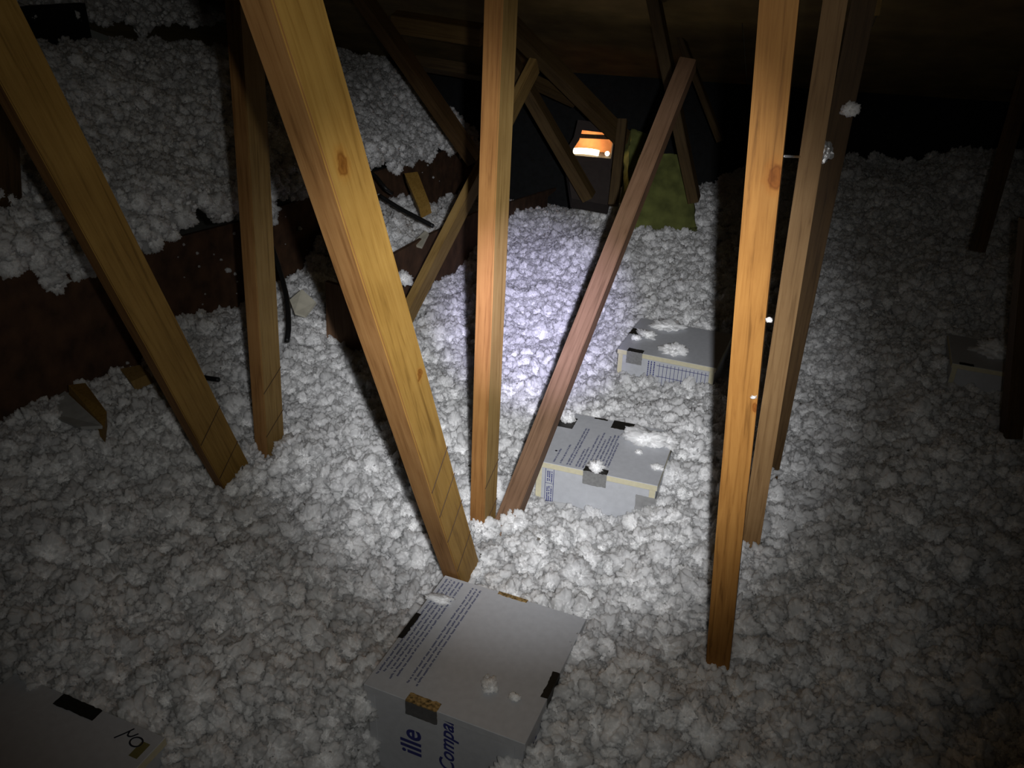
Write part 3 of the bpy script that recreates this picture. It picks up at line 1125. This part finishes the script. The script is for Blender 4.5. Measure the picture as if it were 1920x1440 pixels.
for k in range(5):
    x0 = hx - 0.0035
    y = -0.09 - 0.014 * k
    for j in range(7):
        z = -0.07 - j * 0.013 - 0.004 * (k % 2)
        vs = [bm.verts.new(p) for p in ((x0, y, z), (x0, y + 0.008, z), (x0, y + 0.008, z + 0.01), (x0, y, z + 0.01))]
        bm.faces.new(vs)
imprint(SIDES['near'][1], bm, M['ink_blue'])

# --- middle box
root, lid, fp, W_, D_, H_ = make_box('mid', 'middle grey foam board box with cream edges and print on its lid', M['foam'])
hx, hy = W_ / 2, D_ / 2
spec = [(0.15, 0.28), (0.205, 0.38), (0.26, 0.74), (0.285, 0.74), (0.335, 0.36), (0.36, 0.40), (0.39, 0.66), (0.425, 0.72), (0.46, 0.60), (0.49, 0.68), (0.52, 0.72), (0.55, 0.72), (0.575, 0.58)]
lines = [(-hx + W_ * a, -hy + 0.012 + (0.03 if a > 0.42 else 0), -hy + D_ * b) for a, b in spec]
imprint(lid, text_lines(rng, lines, 0.0006, 0.005), M['ink_grey'])
bm = bmesh.new()
y = -hy + 0.0033
xa = -hx + 0.034
fsheet(bm, xa, xa + 0.0016, -0.2, -0.022, y)
fsheet(bm, xa + 0.026, xa + 0.0278, -0.2, -0.022, y)
for z in (-0.075, -0.14):
    fsheet(bm, xa, xa + 0.0278, z, z + 0.0016, y)
for cxx in (0.006, 0.012, 0.019):
    z = -0.03
    while z > -0.19:
        l = rng.uniform(0.003, 0.006)
        if not -0.08 < z < -0.066:
            fsheet(bm, xa + cxx, xa + cxx + 0.0035, z - l, z, y)
        z -= l + rng.choice((0.001, 0.001, 0.004))
imprint(fp, bm, M['ink_blue'])
tp_ = [(0.0, -hy + 0.026, H_ + 0.0014), (0.0, -hy - 0.0016, H_ + 0.0014)]
tape(root, tp_, 0.072, M['tape_dark_refl'], (1, 0, 0), label='foil tape with painted dark reflection on the front edge of the lid')
tape(root, [(0.0, -hy - 0.002, H_ + 0.001), (0.0, -hy - 0.002, H_ - 0.045)], 0.072, M['tape_grey'], (1, 0, 0), label='dull grey tape end on the front')
tape(root, [(-hx + 0.055, hy - 0.07, H_ + 0.0014), (-hx + 0.0, hy - 0.07, H_ + 0.0014), (-hx - 0.001, hy - 0.07, H_ - 0.03)], 0.07, M['tape_dark_refl'], (0, 1, 0), label='foil tape with painted dark reflection at the back left')
tape(root, [(0.02, hy - 0.05, H_ + 0.0014), (0.02, hy + 0.001, H_ + 0.0014), (0.02, hy + 0.001, H_ - 0.03)], 0.075, M['tape_dark_refl'], (1, 0, 0), label='foil tape with painted dark reflection on the back edge')
tape(root, [(hx - 0.03, 0.09, H_ + 0.0014), (hx + 0.0012, 0.09, H_ + 0.0014), (hx + 0.0012, 0.09, H_ - 0.03)], 0.06, M['tape_dark_refl'], (0, 1, 0), label='foil tape with painted dark reflection on the right edge')
tape(root, [(-0.06, hy - 0.012, H_ + 0.0014), (-0.06, hy - 0.003, H_ + 0.0014)], 0.045, M['tape_dark_refl'], (1, 0, 0), label='thin foil tape with painted dark reflection at the back')
tape(root, [(hx - 0.06, -hy + 0.001, H_ - 0.075), (hx + 0.0, -hy - 0.001, H_ - 0.075), (hx + 0.0, -hy + 0.05, H_ - 0.075)], 0.06, M['foil'], (0, 0, 1), label='shiny silver tape at the lower right corner')
bm = bmesh.new()
bmesh.ops.create_circle(bm, cap_ends=True, radius=0.004, segments=12, matrix=Matrix.Translation((-hx + 0.045, -hy + 0.075, 0.0007)))
link('pin_hole', bm, M['ink_black'], parent=lid)

# --- far box
root, lid, fp, W_, D_, H_ = make_box('far', 'farthest grey foam board box with printed grid, half in shadow', M['foam'])
hx, hy = W_ / 2, D_ / 2
bm = bmesh.new()
y = -hy + 0.0033
for k in range(13):
    x = -hx + 0.17 + 0.0148 * k
    fsheet(bm, x, x + 0.0018, -0.165, -0.028, y)
for z in (-0.04, -0.085, -0.127, -0.165):
    fsheet(bm, -hx + 0.16, hx - 0.026, z, z + 0.0022, y)
for k, x in enumerate((-hx + 0.125, -hx + 0.136, -hx + 0.148)):
    z = -0.026
    while z > -0.17:
        l = rng.uniform(0.004, 0.008)
        fsheet(bm, x, x + 0.0045, z - l, z, y)
        z -= l + 0.0022
imprint(fp, bm, M['ink_blue'])
tape(root, [(-hx + 0.07, -hy + 0.028, H_ + 0.0014), (-hx + 0.07, -hy - 0.0016, H_ + 0.0014)], 0.062, M['tape_dark_refl'], (1, 0, 0), label='foil tape with painted dark reflection on the front edge of the lid')
tape(root, [(-hx + 0.07, -hy - 0.002, H_ + 0.001), (-hx + 0.07, -hy - 0.002, H_ - 0.05)], 0.062, M['tape_grey'], (1, 0, 0), label='dull grey tape end on the front')
tape(root, [(-hx + 0.05, 0.02, H_ + 0.0014), (-hx - 0.001, 0.02, H_ + 0.0014)], 0.06, M['tape_dark_refl'], (0, 1, 0), label='foil tape with painted dark reflection on the left edge')
tape(root, [(-0.04, hy - 0.02, H_ + 0.0014), (-0.04, hy, H_ + 0.0014)], 0.06, M['tape_dark_refl'], (1, 0, 0), label='foil tape with painted dark reflection on the back edge')

# --- half buried box by the right edge
root, lid, fp, W_, D_, H_ = make_box('right', 'dim half buried grey box beside the dark post at the right edge', M['foam'])
tape(root, [(-W_ / 2 + 0.05, -D_ / 2 + 0.02, H_ + 0.0014), (-W_ / 2 + 0.05, -D_ / 2 - 0.002, H_ + 0.0014)], 0.05, M['tape_dark_refl'], (1, 0, 0), label='foil tape with painted dark reflection on the front edge')

# --- box in the near left corner
root, lid, fp, W_, D_, H_ = make_box('corner', 'dim grey box in the lower left corner with handwriting on its lid', M['foam'])
hx, hy = W_ / 2, D_ / 2
tape(root, [(-0.01, hy - 0.028, H_ + 0.0014), (-0.01, hy - 0.001, H_ + 0.0014)], 0.105, M['tape_dark_refl'], (1, 0, 0), label='foil tape with painted dark reflection on the back edge')
bx0, by0 = hx - 0.085, hy - 0.035
strokes = [[(0.016, 0.026), (0.008, 0.012), (-0.004, -0.006)],
           [(0.012, 0.018), (0.016, 0.009), (0.024, 0.010), (0.032, 0.020)],
           [(0.042 + 0.013 * math.cos(q) , 0.004 + 0.010 * math.sin(q)) for q in [k * math.pi / 6 for k in range(13)]]]
for k, st in enumerate(strokes):
    o = link('handwriting', tube_bm(spline([(bx0 + a, by0 + b, 0.0006) for a, b in st], 5), 0.0017, 8, 0.3), M['ink_black'], parent=lid)
    o['label'] = 'dark marker stroke'
bm = bmesh.new()
sheet(bm, hx - 0.034, hx - 0.014, hy - 0.06, hy - 0.025, 0.0007)
o = link('stain', bm, simple('yellow_stain', (0.22, 0.19, 0.06), 0.8), parent=lid)
o['label'] = 'yellowish glue patch'


# ------------------------------------------------------------------ tufts of fill lying on things
def tuft_bm(r, sd, flat=0.65):
    bm = bmesh.new()
    bmesh.ops.create_icosphere(bm, subdivisions=5, radius=1.0)
    for v in bm.verts:
        p = v.co.copy()
        k = 0.62 + 0.45 * mn.noise(p * 1.2 + Vector((sd, 0, 0))) + 0.7 * abs(mn.noise(p * 2.2 + Vector((0, sd, 0)))) + 0.5 * abs(mn.noise(p * 4.6 + Vector((0, 0, sd)))) + 0.2 * abs(mn.noise(p * 9 + Vector((sd, sd, 0)))) + 0.05 * mn.noise(p * 22 + Vector((sd, 0, sd)))
        v.co = p * k * r
        v.co.z *= flat
    return bm


def fleck_bm(r, sd, flat):
    bm = bmesh.new()
    bmesh.ops.create_icosphere(bm, subdivisions=2, radius=r)
    for v in bm.verts:
        v.co *= 1 + 0.5 * mn.noise(v.co / r * 1.5 + Vector((sd, 0, 0)))
    return bm


def tuft(p, r, label, flat=0.65, stretch=1.0, rz=0.0):
    o = link('insulation_tuft', tuft_bm(r, random.random() * 40, flat), M['fluff'], smooth=True,
             matrix=Matrix.Translation(p) @ Matrix.Rotation(rz, 4, 'Z') @ Matrix.Diagonal((stretch, 1, 1, 1)))
    tag(o, label, 'tuft', 'loose tufts of white insulation')


TOP = 0.092
for (x, y, r, lab, fl_, st, z) in (
        (918, 1288, 0.014, 'small white tuft in the right half of the nearest box lid', 0.7, 1.0, TOP),
        (914, 1270, 0.006, 'thin wisp behind the tuft on the nearest box lid', 0.5, 0.7, TOP),
        (965, 1308, 0.008, 'tiny white tuft near the right front of the nearest box lid', 0.6, 1.2, TOP),
        (825, 1122, 0.012, 'flat white wisp over the print on the nearest box lid', 0.35, 2.2, TOP),
        (1065, 784, 0.022, 'white tuft on the back left tape of the middle box', 0.9, 1.0, TOP + 0.005),
        (1117, 877, 0.017, 'white tuft on the front tape of the middle box', 0.8, 1.1, TOP + 0.004),
        (1215, 822, 0.035, 'large white tuft lying on the back of the middle box lid', 0.55, 1.5, TOP + 0.008),
        (1250, 826, 0.026, 'white tuft at the back right corner of the middle box', 0.7, 1.0, TOP + 0.008),
        (1198, 848, 0.009, 'tiny white tuft on the right of the middle box lid', 0.7, 1.0, TOP),
        (1232, 876, 0.012, 'flat white tuft near the front right of the middle box lid', 0.4, 1.3, TOP),
        (1266, 657, 0.034, 'white tuft on the front of the farthest box lid', 0.5, 1.2, TOP + 0.01),
        (1213, 627, 0.024, 'white tuft on the left of the farthest box lid', 0.5, 1.2, TOP + 0.01),
        (1252, 612, 0.03, 'white tuft along the back of the farthest box lid', 0.4, 1.8, TOP + 0.01),
        (1193, 633, 0.016, 'small white tuft beside the left tape of the farthest box', 0.5, 1.0, TOP + 0.01),
        (1870, 655, 0.05, 'dim white tuft on top of the half buried box at the right', 0.5, 1.2, 0.125),
):
    tuft(at_z(x, y, z), r * 1.2, lab, fl_ * 1.3, st)
for (x, y, d, r, lab) in ((1594, 205, 2.09, 0.02, 'white tuft stuck on the dark brown web at the upper right'),
                          (758, 522, 3.55, 0.035, 'white tuft hanging on the brown board right of thick yellow web'),
                                          (1412, 742, 1.52, 0.006, 'tiny white fluff on the right edge of the nearest orange web'),
                          (1442, 600, 1.42, 0.005, 'white fleck halfway up the edge of the nearest orange web'),
                          ):
    tuft(at_d(x, y, d), r, lab, 0.8)

# flecks of fill stuck on the brown board: one object, nobody could count them
bm = bmesh.new()
for k in range(46):
    yy = random.choice((random.uniform(1.7, 5.2), random.gauss(2.75, 0.25)))
    zz = random.uniform(0.08, np.interp(yy, lipY, lipZ) - 0.12)
    t = fleck_bm(0.003 + 0.011 * random.random() ** 3, random.random() * 30, 0.8)
    me = bpy.data.meshes.new('t')
    t.to_mesh(me)
    t.free()
    n0 = len(bm.verts)
    bm.from_mesh(me)
    bpy.data.meshes.remove(me)
    bm.verts.ensure_lookup_table()
    for v in bm.verts[n0:]:
        v.co += Vector((WALL_X + 0.004, yy, zz))
tag(link('insulation_flecks', bm, M['fluff'], smooth=True), 'scattered white flecks sticking to the brown board on the left', 'flecks', kind='stuff')

# ------------------------------------------------------------------ things at the back
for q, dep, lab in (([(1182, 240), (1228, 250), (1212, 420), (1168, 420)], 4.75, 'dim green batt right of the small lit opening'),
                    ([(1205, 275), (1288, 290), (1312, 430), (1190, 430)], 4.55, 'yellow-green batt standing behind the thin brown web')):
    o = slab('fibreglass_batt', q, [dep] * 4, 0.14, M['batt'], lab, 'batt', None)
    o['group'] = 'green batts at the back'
    b = bmesh.new()
    b.from_mesh(o.data)
    bmesh.ops.subdivide_edges(b, edges=b.edges[:], cuts=24, use_grid_fill=True)
    b.normal_update()
    for v in b.verts:
        v.co += v.normal * (0.03 * mn.noise(v.co * 7) + 0.02 * mn.noise(v.co * 18))
    b.to_mesh(o.data)
    b.free()
    for p in o.data.polygons:
        p.use_smooth = True

# lit opening: an orange lined recess with a lamp lying in it
oc = at_d(1110, 270, 4.85)
mt = Matrix.Translation(oc) @ Matrix.Rotation(YAW + math.radians(-5), 4, 'Z')
root = empty('lit_opening', mt, 'small glowing opening with orange boards far behind the webs', 'opening')
k = 4.85 / F


def px(x, y):
    return ((x - 1110) * k, -(y - 270) * k * 1.06)


outl = [px(1090, 247), px(1134, 250), px(1149, 268), px(1147, 294), px(1072, 291), px(1078, 276), px(1086, 264)]
# frame: plate with the hole
bm = bmesh.new()
inner = [bm.verts.new((a, 0, b)) for a, b in outl]
outer = [bm.verts.new((a * 1.45, 0, b * 1.75)) for a, b in outl]
innb = [bm.verts.new((a * 1.0, 0.16, b * 1.0)) for a, b in outl]
n = len(outl)
for i in range(n):
    j = (i + 1) % n
    bm.faces.new((outer[i], outer[j], inner[j], inner[i]))
    bm.faces.new((inner[i], inner[j], innb[j], innb[i]))
bmesh.ops.recalc_face_normals(bm, faces=bm.faces)
link('frame', bm, M['brick'], parent=root)
bm = bmesh.new()
vs = [bm.verts.new((a * 1.05, 0.158, b * 1.05)) for a, b in outl]
bm.faces.new(vs)
bmesh.ops.solidify(bm, geom=list(bm.faces), thickness=0.01)
link('back_board', bm, M['warm_board'], parent=root)
a, b = px(1082, 259)
a2, _ = px(1146, 259)
link('cross_bar', box_bm(a, a2, 0.03, 0.05, b - 0.012, b + 0.01, 0.002), M['wood_dark'], parent=root)
a, b = px(1074, 287)
a2, _ = px(1124, 287)
bm = tube_bm(spline([(a + 0.005, 0.05, b), (a + 0.05, 0.05, b + 0.004), (a2 - 0.04, 0.05, b + 0.001), (a2, 0.05, b - 0.006)], 4), 0.017, 10, 1.0)
o = link('lamp_tube', bm, M['bulb'], parent=root, smooth=True)
o['label'] = 'glowing yellow-white lamp'
a, b = px(1140, 288)
bm = bmesh.new()
bmesh.ops.create_uvsphere(bm, u_segments=12, v_segments=8, radius=0.014, matrix=Matrix.Translation((a, 0.04, b)))
o = link('lamp_bulb', bm, M['bulb'], parent=root, smooth=True)
o['label'] = 'small glowing bulb'
l = bpy.data.lights.new('opening_lamp', 'POINT')
l.energy = 1.1
l.color = (1.0, 0.62, 0.3)
l.shadow_soft_size = 0.03
lo = bpy.data.objects.new('opening_lamp', l)
COL.objects.link(lo)
lo.parent = root
lo.location = (0.0, 0.07, -0.01)

# crumpled foil and a nail between the right-hand webs
bm = bmesh.new()
bmesh.ops.create_icosphere(bm, subdivisions=3, radius=1.0)
for v in bm.verts:
    p = v.co.copy()
    v.co = p * 0.016 * (1 + 0.5 * mn.noise(p * 2.5) + 0.35 * mn.noise(p * 6))
    v.co.z *= 1.5
tag(link('foil_scrap', bm, M['metal'], matrix=Matrix.Translation(at_d(1548, 286, 1.95))), 'crumpled shiny foil scrap between the two right-hand webs', 'foil')
tag(link('nail', tube_bm([at_d(1470, 293, 1.4), at_d(1500, 294, 1.9)], 0.0022, 8), M['metal'], smooth=True),
    'thin nail bridging the nearest orange web and the pale tan web', 'nail')

for o in bpy.data.objects:
    if 'L' in o:
        del o['L']
